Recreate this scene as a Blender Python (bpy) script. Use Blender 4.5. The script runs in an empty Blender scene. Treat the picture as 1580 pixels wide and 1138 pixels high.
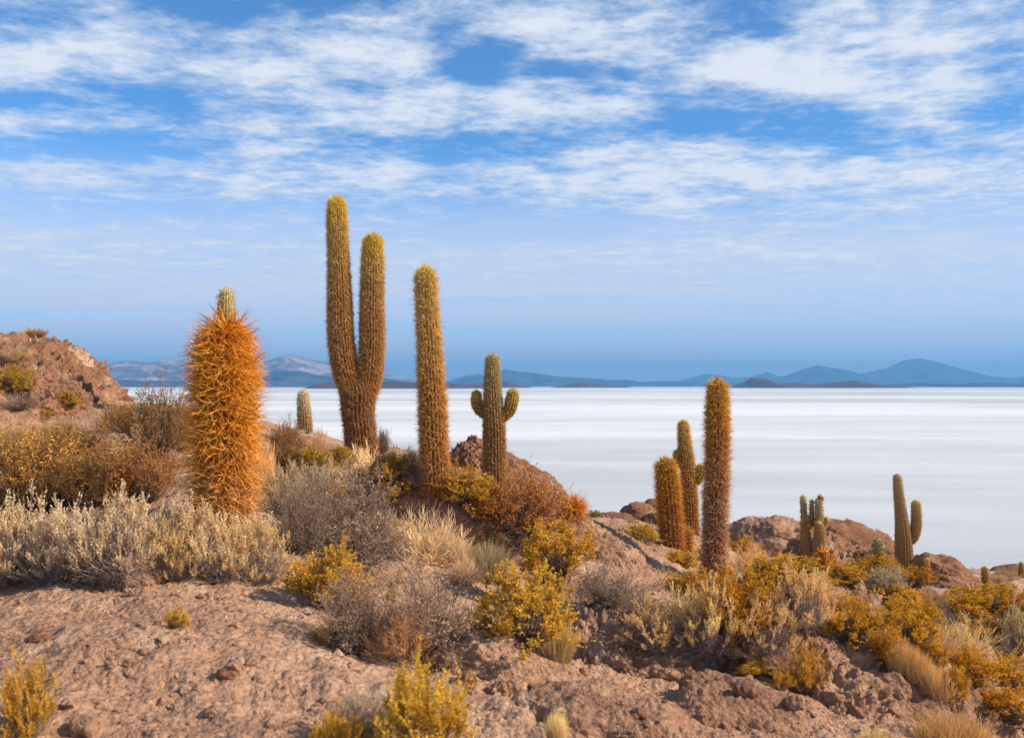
import bpy, bmesh, math, random
import numpy as np
from mathutils import Vector, Matrix
from mathutils.bvhtree import BVHTree
random.seed(7)
rng = np.random.default_rng(7)
sc = bpy.context.scene
COL = sc.collection
R = math.radians

# ------------------------------------------------------------------ camera
F, HZ = 1536.0, 594.5            # focal length and eye level of a 1580 x 1138 frame (used to lay the place out)
cam_d = bpy.data.cameras.new('camera')
cam = bpy.data.objects.new('camera', cam_d); COL.objects.link(cam)
cam.location = (0, 0, 0); cam.rotation_euler = (R(90), 0, 0)
cam_d.sensor_width = 36; cam_d.lens = 36 * F / 1580
cam_d.shift_y = (HZ - 569) / 1580
cam_d.clip_start = .05; cam_d.clip_end = 200000
cam_d.dof.use_dof = True; cam_d.dof.focus_distance = 15; cam_d.dof.aperture_fstop = 3.2
sc.camera = cam

# ------------------------------------------------------------------ light
SUN_AZ, SUN_EL = 102, 32          # clockwise from +Y
sd = bpy.data.lights.new('sun', 'SUN'); so = bpy.data.objects.new('sun', sd); COL.objects.link(so)
sd.energy = 5.0; sd.angle = R(0.6); sd.color = (1, .84, .62)
sv = Vector((math.sin(R(SUN_AZ)) * math.cos(R(SUN_EL)), math.cos(R(SUN_AZ)) * math.cos(R(SUN_EL)), math.sin(R(SUN_EL))))
so.rotation_euler = sv.to_track_quat('Z', 'Y').to_euler(); so.location = (30, 5, 20)
sc.view_settings.view_transform = 'Standard'; sc.view_settings.look = 'None'
sc.view_settings.exposure = 0.52; sc.view_settings.gamma = 1.0; sc.view_settings.use_curve_mapping = False
sc.cycles.use_denoising = True
sc.cycles.max_bounces = 5; sc.cycles.diffuse_bounces = 3; sc.cycles.transparent_max_bounces = 8

# ------------------------------------------------------------------ node helpers
class NT:
    def __init__(s, tree): s.t = tree; s.n = tree.nodes; s.l = tree.links
    def inp(s, node, i, v):
        if v is None: return
        if isinstance(v, bpy.types.NodeSocket): s.l.new(v, node.inputs[i])
        else: node.inputs[i].default_value = v
    def math(s, op, a, b=None, c=None, clamp=False):
        n = s.n.new('ShaderNodeMath'); n.operation = op; n.use_clamp = clamp
        s.inp(n, 0, a); s.inp(n, 1, b); s.inp(n, 2, c); return n.outputs[0]
    def vec(s, op, a, b=None, out=0):
        n = s.n.new('ShaderNodeVectorMath'); n.operation = op
        s.inp(n, 0, a)
        if op == 'SCALE': s.inp(n, 3, b)
        else: s.inp(n, 1, b)
        return n.outputs[out]
    def comb(s, x, y, z):
        n = s.n.new('ShaderNodeCombineXYZ'); s.inp(n, 0, x); s.inp(n, 1, y); s.inp(n, 2, z); return n.outputs[0]
    def noise(s, v, scale, detail=4, rough=.55, dist=0, out=0, lac=2.0):
        n = s.n.new('ShaderNodeTexNoise'); s.inp(n, 'Vector', v); n.inputs['Scale'].default_value = scale
        n.inputs['Detail'].default_value = detail; n.inputs['Roughness'].default_value = rough
        n.inputs['Distortion'].default_value = dist; n.inputs['Lacunarity'].default_value = lac
        return n.outputs[out]
    def voro(s, v, scale, feature='F1', out='Distance', rand=1):
        n = s.n.new('ShaderNodeTexVoronoi'); n.feature = feature; s.inp(n, 'Vector', v)
        n.inputs['Scale'].default_value = scale; n.inputs['Randomness'].default_value = rand; return n.outputs[out]
    def smooth(s, v, a, b, lo=0., hi=1.):
        n = s.n.new('ShaderNodeMapRange'); n.interpolation_type = 'SMOOTHSTEP'
        s.inp(n, 0, v); n.inputs[1].default_value = a; n.inputs[2].default_value = b
        n.inputs[3].default_value = lo; n.inputs[4].default_value = hi; return n.outputs[0]
    def mix(s, f, a, b, blend='MIX'):
        n = s.n.new('ShaderNodeMix'); n.data_type = 'RGBA'; n.blend_type = blend
        s.inp(n, 0, f)
        for i, v in ((6, a), (7, b)):
            if isinstance(v, tuple) and len(v) == 3: v = (*v, 1)
            s.inp(n, i, v)
        return n.outputs[2]

# ------------------------------------------------------------------ sky
world = bpy.data.worlds.new('World'); sc.world = world; world.use_nodes = True
w = NT(world.node_tree); w.n.clear()
wo = w.n.new('ShaderNodeOutputWorld'); bg = w.n.new('ShaderNodeBackground'); w.l.new(bg.outputs[0], wo.inputs[0])
bg.inputs[1].default_value = 0.10
sky = w.n.new('ShaderNodeTexSky'); sky.sky_type = 'NISHITA'; sky.sun_disc = False
sky.sun_elevation = R(SUN_EL); sky.sun_rotation = R(SUN_AZ)
sky.altitude = 3600; sky.air_density = 1.0; sky.dust_density = 0.3; sky.ozone_density = 3.0
tc = w.n.new('ShaderNodeTexCoord'); D = tc.outputs['Generated']
sp = w.n.new('ShaderNodeSeparateXYZ'); w.l.new(D, sp.inputs[0]); dx, dy, dz = sp.outputs
# position on a flat cloud deck
zc = w.math('MAXIMUM', w.math('ADD', dz, .035), .02)
deck = w.comb(w.math('DIVIDE', dx, zc), w.math('DIVIDE', dy, zc), 0.0)
front = w.smooth(dy, .3, .6)
yc = w.math('MAXIMUM', dy, .2)
# tangent coordinates of the direction, warped a little so cloud banks get ragged outlines
wn = w.noise(deck, 1.1, 4, .6, out=1)
wv = w.vec('SCALE', w.vec('SUBTRACT', wn, (.5, .5, .5)), .055)
wx = w.n.new('ShaderNodeSeparateXYZ'); w.l.new(wv, wx.inputs[0])
T = w.comb(w.math('ADD', w.math('DIVIDE', dx, yc), wx.outputs[0]),
           w.math('ADD', w.math('DIVIDE', dz, yc), w.math('MULTIPLY', wx.outputs[1], .45)), 0.0)
blobs = [ # px, py, half-width, half-height, amount
 (70,90,150,38,.30),(200,55,100,30,.22),(350,105,60,32,.22),(430,105,60,42,.28),(590,75,90,50,.32),(650,180,80,32,.26),(400,205,80,22,.20),
 (110,180,110,14,.22),(90,265,110,20,.24),(410,270,120,26,.25),(570,275,80,22,.22),(800,40,110,34,.26),(870,165,170,26,.32),(960,60,90,30,.18),
 (1130,100,120,30,.24),(1230,120,110,34,.30),(1350,70,150,55,.30),(1430,160,90,36,.30),(1150,260,240,40,.26),(1450,270,160,40,.22),(920,270,170,30,.22),
 (1010,330,140,26,.18),(1520,90,80,40,.12),(60,380,220,26,.10),(1170,385,180,20,.14),(1000,25,120,26,.16),(480,180,120,20,.12),
 (150,420,200,26,.08),(500,400,200,22,.06),(900,395,140,20,.10),(1300,400,220,24,.08),(1400,470,160,16,.06),(700,440,160,16,.05),
 (310,12,130,22,-.34),(30,150,110,14,-.18),(150,225,160,18,-.30),(740,85,50,40,-.28),(260,160,90,20,-.15),(720,235,110,18,-.24),(960,120,70,18,-.20),
 (1060,190,60,18,-.26),(1190,185,110,18,-.30),(1310,212,120,16,-.30),(1180,42,50,12,-.26),(1540,170,60,20,-.24),(880,352,130,20,-.34),(720,345,120,30,-.14),
 (200,325,190,16,-.22),(520,20,50,30,-.12),(1330,120,40,10,-.1),(820,215,90,10,-.12),(520,225,50,12,-.10),(700,10,60,14,-.12),(830,110,50,16,-.16)]
acc = None
for px, py, hw, hh, am in blobs:
    q = w.vec('MULTIPLY', w.vec('SUBTRACT', T, ((px - 790) / F, (HZ - py) / F, 0)), (F / hw, F / hh, 0))
    d2 = w.vec('DOT_PRODUCT', q, q, out=1)
    e = w.math('POWER', .42, d2)
    acc = w.math('MULTIPLY', e, am) if acc is None else w.math('MULTIPLY_ADD', e, am, acc)
acc = w.math('MULTIPLY', acc, w.math('MULTIPLY', front, .85))
n4 = w.noise(w.vec('ADD', w.vec('MULTIPLY', deck, (.8, 1.3, 1)), (1.3, 9.1, 0)), 15, 6, .62, .1)
n1 = w.noise(deck, 3.1, 9, .62, .15)
n2 = w.noise(w.vec('ADD', deck, (7.3, 2.1, 0)), 6.5, 9, .68, .15)
cov = w.math('ADD', w.math('ADD', w.math('MULTIPLY', n1, 1.0), w.math('MULTIPLY', n2, .95)), acc)
bias = w.smooth(dz, .06, .17, .07, 0.)
cov = w.math('ADD', w.math('ADD', cov, bias), w.math('MULTIPLY', w.math('SUBTRACT', n4, .5), .30))
cl = w.math('POWER', w.smooth(cov, .80, 1.34), .85)
cl = w.math('MULTIPLY', cl, w.smooth(dz, .03, .13, .30, 1.))
n3 = w.noise(w.vec('MULTIPLY', deck, (.35, 1, 1)), .5, 5, .55, .2)
veil = w.math('MULTIPLY', w.smooth(dz, .10, .24, 1., .05), w.smooth(n3, .30, .62, .66, 1.))
blue = w.mix(1.0, sky.outputs[0], (.50, 1.12, 1.40), 'MULTIPLY')
cshade = w.smooth(w.math('ADD', cov, w.math('MULTIPLY', n2, .2)), .98, 1.55)
ccol = w.mix(cshade, (4.5, 5.2, 6.3), (6.1, 6.35, 6.8))
vcol = w.mix(w.smooth(dz, .02, .09), (4.5, 4.9, 6.3), (5.5, 5.6, 6.6))
c = w.mix(w.math('MULTIPLY', veil, .92), blue, vcol)
c = w.mix(w.math('MULTIPLY', cl, .93), c, ccol)
# a small bright lenticular wisp low on the right
w.l.new(c, bg.inputs[0])

# ------------------------------------------------------------------ numpy noise
_p = np.random.default_rng(3).permutation(256); PERM = np.concatenate([_p, _p, _p])
GR = np.random.default_rng(5).normal(size=(256, 3)); GR /= np.linalg.norm(GR, axis=1)[:, None]; GR = GR.astype(np.float32)
def perlin(P):
    P = P.astype(np.float32); i = np.floor(P).astype(np.int64); f = P - i; i &= 255
    u = f * f * f * (f * (f * 6 - 15) + 10)
    out = 0
    def g(a, b, c_):
        h = PERM[PERM[PERM[i[:, 0] + a] + i[:, 1] + b] + i[:, 2] + c_]
        gr = GR[h]
        return gr[:, 0] * (f[:, 0] - a) + gr[:, 1] * (f[:, 1] - b) + gr[:, 2] * (f[:, 2] - c_)
    def L(a, b, t): return a + (b - a) * t
    x00 = L(g(0,0,0), g(1,0,0), u[:,0]); x10 = L(g(0,1,0), g(1,1,0), u[:,0])
    x01 = L(g(0,0,1), g(1,0,1), u[:,0]); x11 = L(g(0,1,1), g(1,1,1), u[:,0])
    return L(L(x00, x10, u[:,1]), L(x01, x11, u[:,1]), u[:,2]) * 1.5
def fbm(P, o=5, g=.5, ridged=False):
    a, s, t = 1.0, 0, 0
    for k in range(o):
        n = perlin(P * 2.03 ** k + k * 17.31)
        if ridged: n = 1 - 2 * np.abs(n)
        s = s + a * n; t += a; a *= g
    return s / t

# ------------------------------------------------------------------ mesh helpers
def mesh_from(name, V, faces, tint=None, smooth=False):
    """faces: list of int arrays (n,3) or (n,4)."""
    me = bpy.data.meshes.new(name)
    faces = [np.asarray(f, np.int32) for f in faces if len(f)]
    me.vertices.add(len(V)); me.vertices.foreach_set('co', np.asarray(V, np.float32).ravel())
    tot = sum(f.size for f in faces); nf = sum(len(f) for f in faces)
    me.loops.add(tot); me.loops.foreach_set('vertex_index', np.concatenate([f.ravel() for f in faces]))
    me.polygons.add(nf)
    sizes = np.concatenate([np.full(len(f), f.shape[1], np.int32) for f in faces])
    st = np.concatenate([[0], np.cumsum(sizes)[:-1]]).astype(np.int32)
    me.polygons.foreach_set('loop_start', st)
    me.polygons.foreach_set('use_smooth', np.full(nf, smooth))
    if tint is not None:
        at = me.attributes.new('tint', 'FLOAT_COLOR', 'POINT')
        c4 = np.ones((len(V), 4), np.float32); c4[:, :3] = tint
        at.data.foreach_set('color', c4.ravel())
    me.update(calc_edges=True)
    return me
class MB:
    def __init__(s): s.V, s.F, s.T, s.n = [], [], [], 0
    def add(s, V, Fs, T):
        V = np.asarray(V, np.float32).reshape(-1, 3)
        T = np.asarray(T, np.float32)
        if T.ndim == 1: T = np.tile(T, (len(V), 1))
        for f in Fs: s.F.append(np.asarray(f) + s.n)
        s.V.append(V); s.T.append(T); s.n += len(V)
    def mesh(s, name, smooth=False):
        return mesh_from(name, np.concatenate(s.V), s.F, np.concatenate(s.T), smooth)
def norm(v): return v / np.maximum(np.linalg.norm(v, axis=-1, keepdims=True), 1e-9)
def perp(d):
    h = np.where(np.abs(d[..., 2:3]) < .9, np.array([0, 0, 1.]), np.array([1., 0, 0]))
    a = norm(np.cross(d, h)); return a, np.cross(d, a)
def tubes(P, Rr, sides=3):
    """P (n,k,3), Rr (n,k) -> verts, quads"""
    n, k, _ = P.shape
    d = np.zeros_like(P); d[:, 1:-1] = P[:, 2:] - P[:, :-2]; d[:, 0] = P[:, 1] - P[:, 0]; d[:, -1] = P[:, -1] - P[:, -2]
    a, b = perp(norm(d))
    ang = np.arange(sides) * 2 * np.pi / sides
    V = P[:, :, None, :] + Rr[:, :, None, None] * (np.cos(ang)[None, None, :, None] * a[:, :, None, :] + np.sin(ang)[None, None, :, None] * b[:, :, None, :])
    idx = np.arange(n * k * sides).reshape(n, k, sides)
    nx = np.roll(idx, -1, axis=2)
    Q = np.stack([idx[:, :-1], nx[:, :-1], nx[:, 1:], idx[:, 1:]], -1).reshape(-1, 4)
    return V.reshape(-1, 3), Q
def spikes(B, Dr, L, W, bend=None):
    """thin three-sided pyramids: base points B, directions Dr, lengths L, half-widths W; optional bent middle"""
    n = len(B); a, b = perp(Dr)
    ang = np.array([0, 2.094, 4.189])
    ring = np.cos(ang)[None, :, None] * a[:, None] + np.sin(ang)[None, :, None] * b[:, None]
    v0 = B[:, None] + W[:, None, None] * ring
    if bend is None:
        tip = B + Dr * L[:, None]
        V = np.concatenate([v0, tip[:, None]], 1)
        i = np.arange(n)[:, None] * 4
        Fc = np.concatenate([np.concatenate([i + j, i + (j + 1) % 3, i + 3], 1) for j in range(3)])
        return V.reshape(-1, 3), [Fc], 4
    mid = B + Dr * L[:, None] * .5; v1 = mid[:, None] + .7 * W[:, None, None] * ring
    tip = mid + norm(Dr + bend) * L[:, None] * .5
    V = np.concatenate([v0, v1, tip[:, None]], 1); i = np.arange(n)[:, None] * 7
    Q = np.concatenate([np.concatenate([i + j, i + (j + 1) % 3, i + 3 + (j + 1) % 3, i + 3 + j], 1) for j in range(3)])
    Tt = np.concatenate([np.concatenate([i + 3 + j, i + 3 + (j + 1) % 3, i + 6], 1) for j in range(3)])
    return V.reshape(-1, 3), [Q, Tt], 7
def link(name, me, mat=None, parent=None, loc=(0, 0, 0)):
    o = bpy.data.objects.new(name, me); COL.objects.link(o); o.location = loc
    if parent: o.parent = parent
    if mat and me is not None and not me.materials: me.materials.append(mat)
    return o
def tag(o, label=None, cat=None, group=None, kind=None):
    for k, v in (('label', label), ('category', cat), ('group', group), ('kind', kind)):
        if v: o[k] = v
    return o

# ------------------------------------------------------------------ materials
def new_mat(name):
    m = bpy.data.materials.new(name); m.use_nodes = True; t = NT(m.node_tree); t.n.clear()
    out = t.n.new('ShaderNodeOutputMaterial'); return m, t, out
def rock_mat(name, cols, red=1.0, scale=1.0, bump=1.0, crust=.5):
    m, t, out = new_mat(name)
    g = t.n.new('ShaderNodeNewGeometry'); P = g.outputs['Position']
    P = t.vec('SCALE', P, scale)
    strat = t.vec('MULTIPLY', P, (.55, .8, 1.5))
    big = t.noise(P, .55, 5, .6, .4)
    mid = t.noise(strat, 3.2, 8, .70, .1)
    fine = t.noise(P, 26, 6, .70)
    grit = t.noise(P, 95, 3, .6)
    base = t.mix(t.smooth(big, .36, .64), cols[0], cols[1])
    base = t.mix(t.smooth(mid, .42, .68), base, cols[2])
    base = t.mix(t.math('MULTIPLY', t.smooth(t.noise(P, 1.7, 6, .68, .3), .53, .70), crust), base, cols[3])
    vv = t.math('ADD', t.math('MULTIPLY', fine, 1.0), t.math('MULTIPLY', grit, .55))
    base = t.mix(1.0, base, t.mix(t.smooth(vv, .52, 1.02), (.62, .60, .58), (1.30, 1.30, 1.32)), 'MULTIPLY')
    pit = t.voro(P, 24)
    pit2 = t.voro(P, 62)
    h = t.math('ADD', t.math('MULTIPLY', mid, .050), t.math('MULTIPLY', fine, .016))
    h = t.math('ADD', h, t.math('MULTIPLY', t.smooth(pit, .15, .65, 1., 0.), .011))
    h = t.math('ADD', h, t.math('MULTIPLY', t.smooth(pit2, .1, .6, 1., 0.), .004))
    h = t.math('ADD', h, t.math('MULTIPLY', grit, .003))
    b = t.n.new('ShaderNodeBump'); b.inputs['Strength'].default_value = 1.0; b.inputs['Distance'].default_value = bump
    t.l.new(h, b.inputs['Height'])
    s = t.n.new('ShaderNodeBsdfPrincipled'); t.l.new(base, s.inputs['Base Color']); s.inputs['Roughness'].default_value = .95
    s.inputs['Specular IOR Level'].default_value = .15
    t.l.new(b.outputs[0], s.inputs['Normal']); t.l.new(s.outputs[0], out.inputs[0]); return m
M_ground = rock_mat('ground_soil', [(.35,.20,.128), (.48,.305,.205), (.39,.235,.155), (.62,.46,.335)], crust=.55)
M_rock = rock_mat('red_rock', [(.26,.125,.075), (.36,.19,.12), (.19,.09,.055), (.50,.35,.25)], crust=.5)
M_cliff = rock_mat('pale_cliff', [(.27,.135,.08), (.38,.21,.13), (.20,.10,.06), (.56,.42,.30)], crust=.75)
M_slab = rock_mat('pinkish_rock', [(.33,.185,.115), (.43,.265,.175), (.24,.13,.082), (.58,.42,.30)], crust=.55)
def leaf_mat(name, trans=.3, rough=.7):
    m, t, out = new_mat(name)
    a = t.n.new('ShaderNodeAttribute'); a.attribute_name = 'tint'
    oi = t.n.new('ShaderNodeObjectInfo')
    c = t.mix(1.0, a.outputs['Color'], oi.outputs['Color'], 'MULTIPLY')
    d = t.n.new('ShaderNodeBsdfPrincipled'); d.inputs['Roughness'].default_value = rough; d.inputs['Specular IOR Level'].default_value = .25
    t.l.new(c, d.inputs['Base Color'])
    tr = t.n.new('ShaderNodeBsdfTranslucent'); t.l.new(c, tr.inputs[0])
    mx = t.n.new('ShaderNodeMixShader'); mx.inputs[0].default_value = trans
    t.l.new(d.outputs[0], mx.inputs[1]); t.l.new(tr.outputs[0], mx.inputs[2]); t.l.new(mx.outputs[0], out.inputs[0]); return m
M_leaf = leaf_mat('foliage', .35); M_twig = leaf_mat('twigs', .0, .9); M_spine = leaf_mat('spines', .30, .6)
M_skin, t, out = new_mat('cactus_skin')
a = t.n.new('ShaderNodeAttribute'); a.attribute_name = 'tint'
g = t.n.new('ShaderNodeNewGeometry')
c = t.mix(t.smooth(t.noise(g.outputs['Position'], 30, 5, .7), .35, .7), a.outputs['Color'], t.mix(1.0, a.outputs['Color'], (1.6, 1.5, 1.3), 'MULTIPLY'))
s = t.n.new('ShaderNodeBsdfPrincipled'); s.inputs['Roughness'].default_value = .8; s.inputs['Specular IOR Level'].default_value = .2
t.l.new(c, s.inputs['Base Color']); t.l.new(s.outputs[0], out.inputs[0])

# ------------------------------------------------------------------ terrain
def W(px, py, Y): return ((px - 790) / F * Y, Y, (HZ - py) / F * Y)
ctl = [ # px, py, distance
 (-300,1138,4.2),(0,1138,4.2),(300,1138,4.2),(600,1138,4.4),(790,1138,4.6),(1000,1138,5.1),(1200,1138,5.5),(1400,1138,6.1),(1580,1138,7.0),(1900,1138,8),
 (-300,960,5.8),(0,960,5.8),(300,960,5.8),(-300,885,7.4),(0,885,7.4),(200,885,7.4),(400,893,7.4),(520,950,6.9),(600,1035,5.9),(740,1045,6.0),
 (100,770,9.6),(-200,760,9.6),(345,808,8.2),(250,705,12.2),(100,645,16.5),(-100,640,16.5),(200,618,18),(520,865,8.9),(450,770,10.5),
 (430,690,16),(470,690,24),(560,705,17),(610,702,19),(672,752,15),(763,757,17),(860,795,19.5),(890,800,21),(960,805,24),
 (700,795,13.2),(640,832,11.5),(720,890,9.8),(850,935,10.2),(900,1005,7.8),(980,990,8.8),(1100,1005,9.2),(1050,935,12.3),(1105,895,14),(1034,860,17),(1064,824,20.5),
 (1130,848,22),(1250,870,26.5),(1398,868,30),(1430,878,31),(1521,912,33),(1577,892,40),(1300,965,16),(1200,915,15.5),(1230,960,12.5),(1190,885,20),
 (1240,1065,7.9),(1320,985,11.5),(1400,1010,10.4),(1450,965,15),(1500,945,19),(1560,975,17),(1560,1060,9.4),(1460,1080,8.4),(1370,905,23),(1470,935,22),(1800,1000,14),(1800,930,30)]
CP = [W(*c) for c in ctl]
CP += [(-20,6,-1.1),(-14,2,-1.3),(0,0,-1.55),(-3,-3,-1.5),(6,0,-2.1),(14,2,-3.4),(0,-8,-1.5),(-12,-8,-1),(12,-8,-3.),(24,6,-5.5),(-16,14,-.2),(-22,22,.4),(-12,24,-.9),
       (-8,30,-3.6),(-20,40,-5.5),(-2,30,-5.5),(4,34,-8.),(10,38,-9.5),(18,46,-12.5),(28,46,-12),(-30,60,-16),(-10,60,-20),(10,62,-23),(30,66,-24),(55,60,-22),(-55,50,-12),(-50,20,-1),(40,20,-10),
       (-60,95,-36),(-20,95,-38),(20,95,-38),(60,95,-38),(90,70,-36),(-95,60,-30),(60,20,-18),(90,20,-34),(-90,10,-20)]
CP = np.array(CP)
def rk(d2): return np.sqrt(d2 + .5)
_A = rk(((CP[:, None, :2] - CP[None, :, :2]) ** 2).sum(-1)); n_ = len(CP)
_M = np.zeros((n_ + 3, n_ + 3)); _M[:n_, :n_] = _A; _M[:n_, n_] = 1; _M[:n_, n_+1:] = CP[:, :2]; _M[n_:, :n_] = _M[:n_, n_:].T
_M[:n_, :n_] += np.eye(n_) * -.02
_w = np.linalg.solve(_M, np.concatenate([CP[:, 2], [0, 0, 0]]))
def base_z(X, Y):
    z = _w[n_] + _w[n_+1] * X + _w[n_+2] * Y
    for i in range(n_): z = z + _w[i] * rk((X - CP[i, 0]) ** 2 + (Y - CP[i, 1]) ** 2)
    return z
def ground_detail(X, Y):
    P = np.stack([X, Y, X * 0], 1)
    # bedding runs down to the right
    B = np.stack([X * .55 + Y * .3, Y * .9 - X * .25, X * 0 + 3.3], 1)
    amp = np.clip(.8 + (X + .3 * Y) * .10, .70, 1.7) * np.clip(14 / (Y + 4), .5, 1)
    z = .10 * fbm(P * .8, 3) + amp * (.125 * fbm(B * 1.3, 6, .55, True) + .085 * fbm(P * 3.6, 5, .62)) + .058 * fbm(P * 9, 5, .70) * np.clip(.8 + 1.3 * fbm(P * 1.5 + 5, 2), .35, 1.8) + .006 * fbm(P * 45, 2)
    return z - .05
nu, nv = 820, 470
u = np.concatenate([np.linspace(-1.6, -.58, 60)[:-1], np.linspace(-.58, .58, nu - 118), np.linspace(.58, 1.6, 60)[1:]]); nu = len(u)
v = np.concatenate([np.linspace(-5.5, 2.9, 30)[:-1], np.geomspace(2.9, 45, nv - 70), np.geomspace(45, 105, 42)[1:]]); nv = len(v)
U, Vv = np.meshgrid(u, v); GX = (U * (Vv + 7)).ravel(); GY = Vv.ravel()
GZ = base_z(GX, GY) + ground_detail(GX, GY)
ii = np.arange(nu * nv).reshape(nv, nu)
GQ = np.stack([ii[:-1, :-1], ii[:-1, 1:], ii[1:, 1:], ii[1:, :-1]], -1).reshape(-1, 4)
GV = np.stack([GX, GY, GZ], 1)
ground = link('ground', mesh_from('ground', GV, [GQ], smooth=True), M_ground); tag(ground, kind='structure')

# ------------------------------------------------------------------ rocks
_ico = {}
def ico(level):
    if level not in _ico:
        bm = bmesh.new(); bmesh.ops.create_icosphere(bm, subdivisions=level, radius=1)
        _ico[level] = (np.array([v.co for v in bm.verts], np.float32), np.array([[v.index for v in f.verts] for f in bm.faces]))
        bm.free()
    return _ico[level]
ROCKV, ROCKF, _rn = [], [], 0
def rock(px, py, Y, a, b, c_, tilt, label, seed=0, level=6, mat=None, yaw=0, blocky=.75, rough=1.0, cat='rock', name='rock', group=None, pitch=0):
    """an uneven boulder: half-sizes a (across), b (in depth), c_ (up) in frame pixels at distance Y"""
    global _rn
    Dn, Fc = ico(level); s = Y / F
    S = np.sign(Dn) * np.abs(Dn) ** blocky; S = S / np.linalg.norm(S, axis=1)[:, None] ** .6
    S *= (1 + .20 * fbm(Dn * 1.25 + seed * 3.1, 2))[:, None]
    V = S * np.array([a, b, c_]) * s
    m = s * (a * c_) ** .5
    Nn = norm(Dn / np.array([a, b, c_]))
    q = V / m
    warp = np.stack([fbm(q * 1.2 + seed + 9, 2), fbm(q * 1.2 + seed + 19, 2), fbm(q * 1.2 + seed + 29, 2)], 1) * .35
    st = (q + warp) * np.array([.6, .9, 2.0])
    d = .15 * fbm(q * 1.6 + seed, 3) + .13 * rough * fbm(st * 1.7 + seed * 1.7, 6, .60, True) + .10 * rough * fbm(q * 7.3 + seed, 6, .66, True)
    lay = st[:, 2] * 2.4 + .5 * fbm(q * 2 + seed, 3); fl = lay - np.floor(lay)
    gate = np.clip(fbm(q * 1.1 + seed * 5.1, 2) * 3 + .2, 0, 1)
    d -= .055 * rough * gate * np.clip(1 - np.abs(fl - .5) / .10, 0, 1)      # weathered bedding joints
    V = V + Nn * (d * m)[:, None] + Nn * (.030 * fbm(V * 10, 6, .70, True))[:, None]
    Mx = np.array(Matrix.Rotation(R(yaw), 3, 'Z') @ Matrix.Rotation(R(tilt), 3, 'Y') @ Matrix.Rotation(R(pitch), 3, 'X'))
    V = V @ Mx.T
    loc = W(px, py, Y)
    o = link(name, mesh_from(name, V, [Fc], smooth=True), mat or M_rock, loc=loc)
    tag(o, label, cat, group)
    ROCKV.append(V + np.array(loc)); ROCKF.append(Fc + _rn); _rn += len(V)
    return o
rock(2, 668, 18.5, 170, 150, 112, 7, 'large red brown outcrop rising at the upper left', 3, 7, M_cliff, blocky=.55, rough=1.7, cat='rock outcrop', name='rock_outcrop')
rock(-30, 665, 14.5, 85, 60, 45, 8, 'rounded greyish rock low at the left edge under the outcrop', 4, 5, M_slab)
rock(756, 790, 20, 92, 95, 80, 28, 'big red brown boulder behind the cactus with two stubby arms', 5, 7, blocky=.7, rough=1.7)
rock(932, 908, 14, 158, 95, 66, 33, 'long sloping red rock left of the tall right hand cactus', 6, 7, M_slab, blocky=.8, rough=.9, pitch=15)
rock(985, 805, 25, 28, 26, 25, 5, 'squat rock on the ridge in the middle of the small rock pile', 7, 5)
rock(1010, 812, 25.6, 22, 26, 38, 0, 'rounded rock at the right end of the small ridge pile, beside the orange cactus', 8, 5)
rock(952, 803, 24.5, 26, 22, 10, 4, 'flat rock at the left end of the small ridge pile', 9, 5)
rock(1030, 812, 24.3, 32, 26, 20, 4, 'low rock behind the orange columnar cactus', 10, 5)
rock(1195, 843, 28, 60, 50, 42, 4, 'rounded grey brown boulder left of the pair of budding cacti', 11, 6, M_slab)
rock(1305, 862, 29, 92, 60, 44, 16, 'long red brown boulder sloping down behind the pair of budding cacti', 12, 6)
rock(1395, 893, 30.5, 62, 45, 24, 24, 'low rock under the cactus with one raised arm', 13, 5)
rock(1325, 955, 15.5, 135, 110, 82, 30, 'broad red sloping rock among golden shrubs on the right', 14, 7, blocky=.8, pitch=15)
rock(1448, 912, 25, 56, 50, 44, 22, 'pointed red boulder on the skyline right of the cactus with one raised arm', 15, 6)
rock(1565, 918, 30, 85, 60, 34, -8, 'dark far rock ridge at the right edge', 16, 5)
rock(910, 990, 8.9, 120, 100, 76, 25, 'low rounded pink brown rock right of the straw tuft', 17, 6, M_slab, rough=.8, pitch=15)
rock(1025, 1068, 7.2, 195, 130, 84, 16, 'wide ridged rock slab in the lower middle right', 18, 7, M_slab, pitch=18, rough=1.5)
rock(1345, 1108, 7.3, 250, 230, 105, 25, 'largest layered rock slab at the lower right', 19, 7, M_slab, rough=1.6, blocky=.65, pitch=24)
rock(1175, 1140, 6.0, 140, 100, 55, 16, 'rough rock at the bottom edge between the two big slabs', 20, 6, M_slab, pitch=18)
rock(790, 1065, 6.2, 125, 100, 62, 27, 'domed pale rock below the golden bush in the centre', 21, 6, M_slab, rough=.7)
rock(724, 811, 12.8, 158, 90, 52, 31, 'long cracked slab sloping down from the second tallest cactus', 22, 6, M_slab, rough=1.1)
rock(935, 1130, 5.2, 140, 100, 48, 10, 'low pale rock at the bottom edge right of the mustard shrub', 23, 6, M_slab)
rock(1262, 985, 11.3, 66, 60, 34, 20, 'broken rock ledge under the pale shrub on the right', 24, 5, M_slab)
rock(1185, 1024, 9.1, 60, 50, 20, 8, 'small cracked ledge below the pale and golden shrubs', 25, 5, M_slab)
rock(1505, 968, 15, 52, 50, 30, -14, 'dark red rock beside the reddish cactus at the right edge', 26, 5)
rock(1510, 1108, 7.8, 95, 70, 44, 30, 'rock spur at the lower right corner', 27, 6, M_slab)
rock(205, 893, 7.2, 52, 40, 14, 0, 'small crumbly mound at the foot of the pale shrubs', 28, 5, M_slab)
rock(255, 713, 12, 60, 40, 20, -10, 'grey pink rock left of the orange spined cactus', 30, 5, M_slab)
rock(610, 704, 18, 42, 30, 8, 10, 'flat pale stone right of the two stemmed cactus', 31, 5, M_slab)
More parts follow.
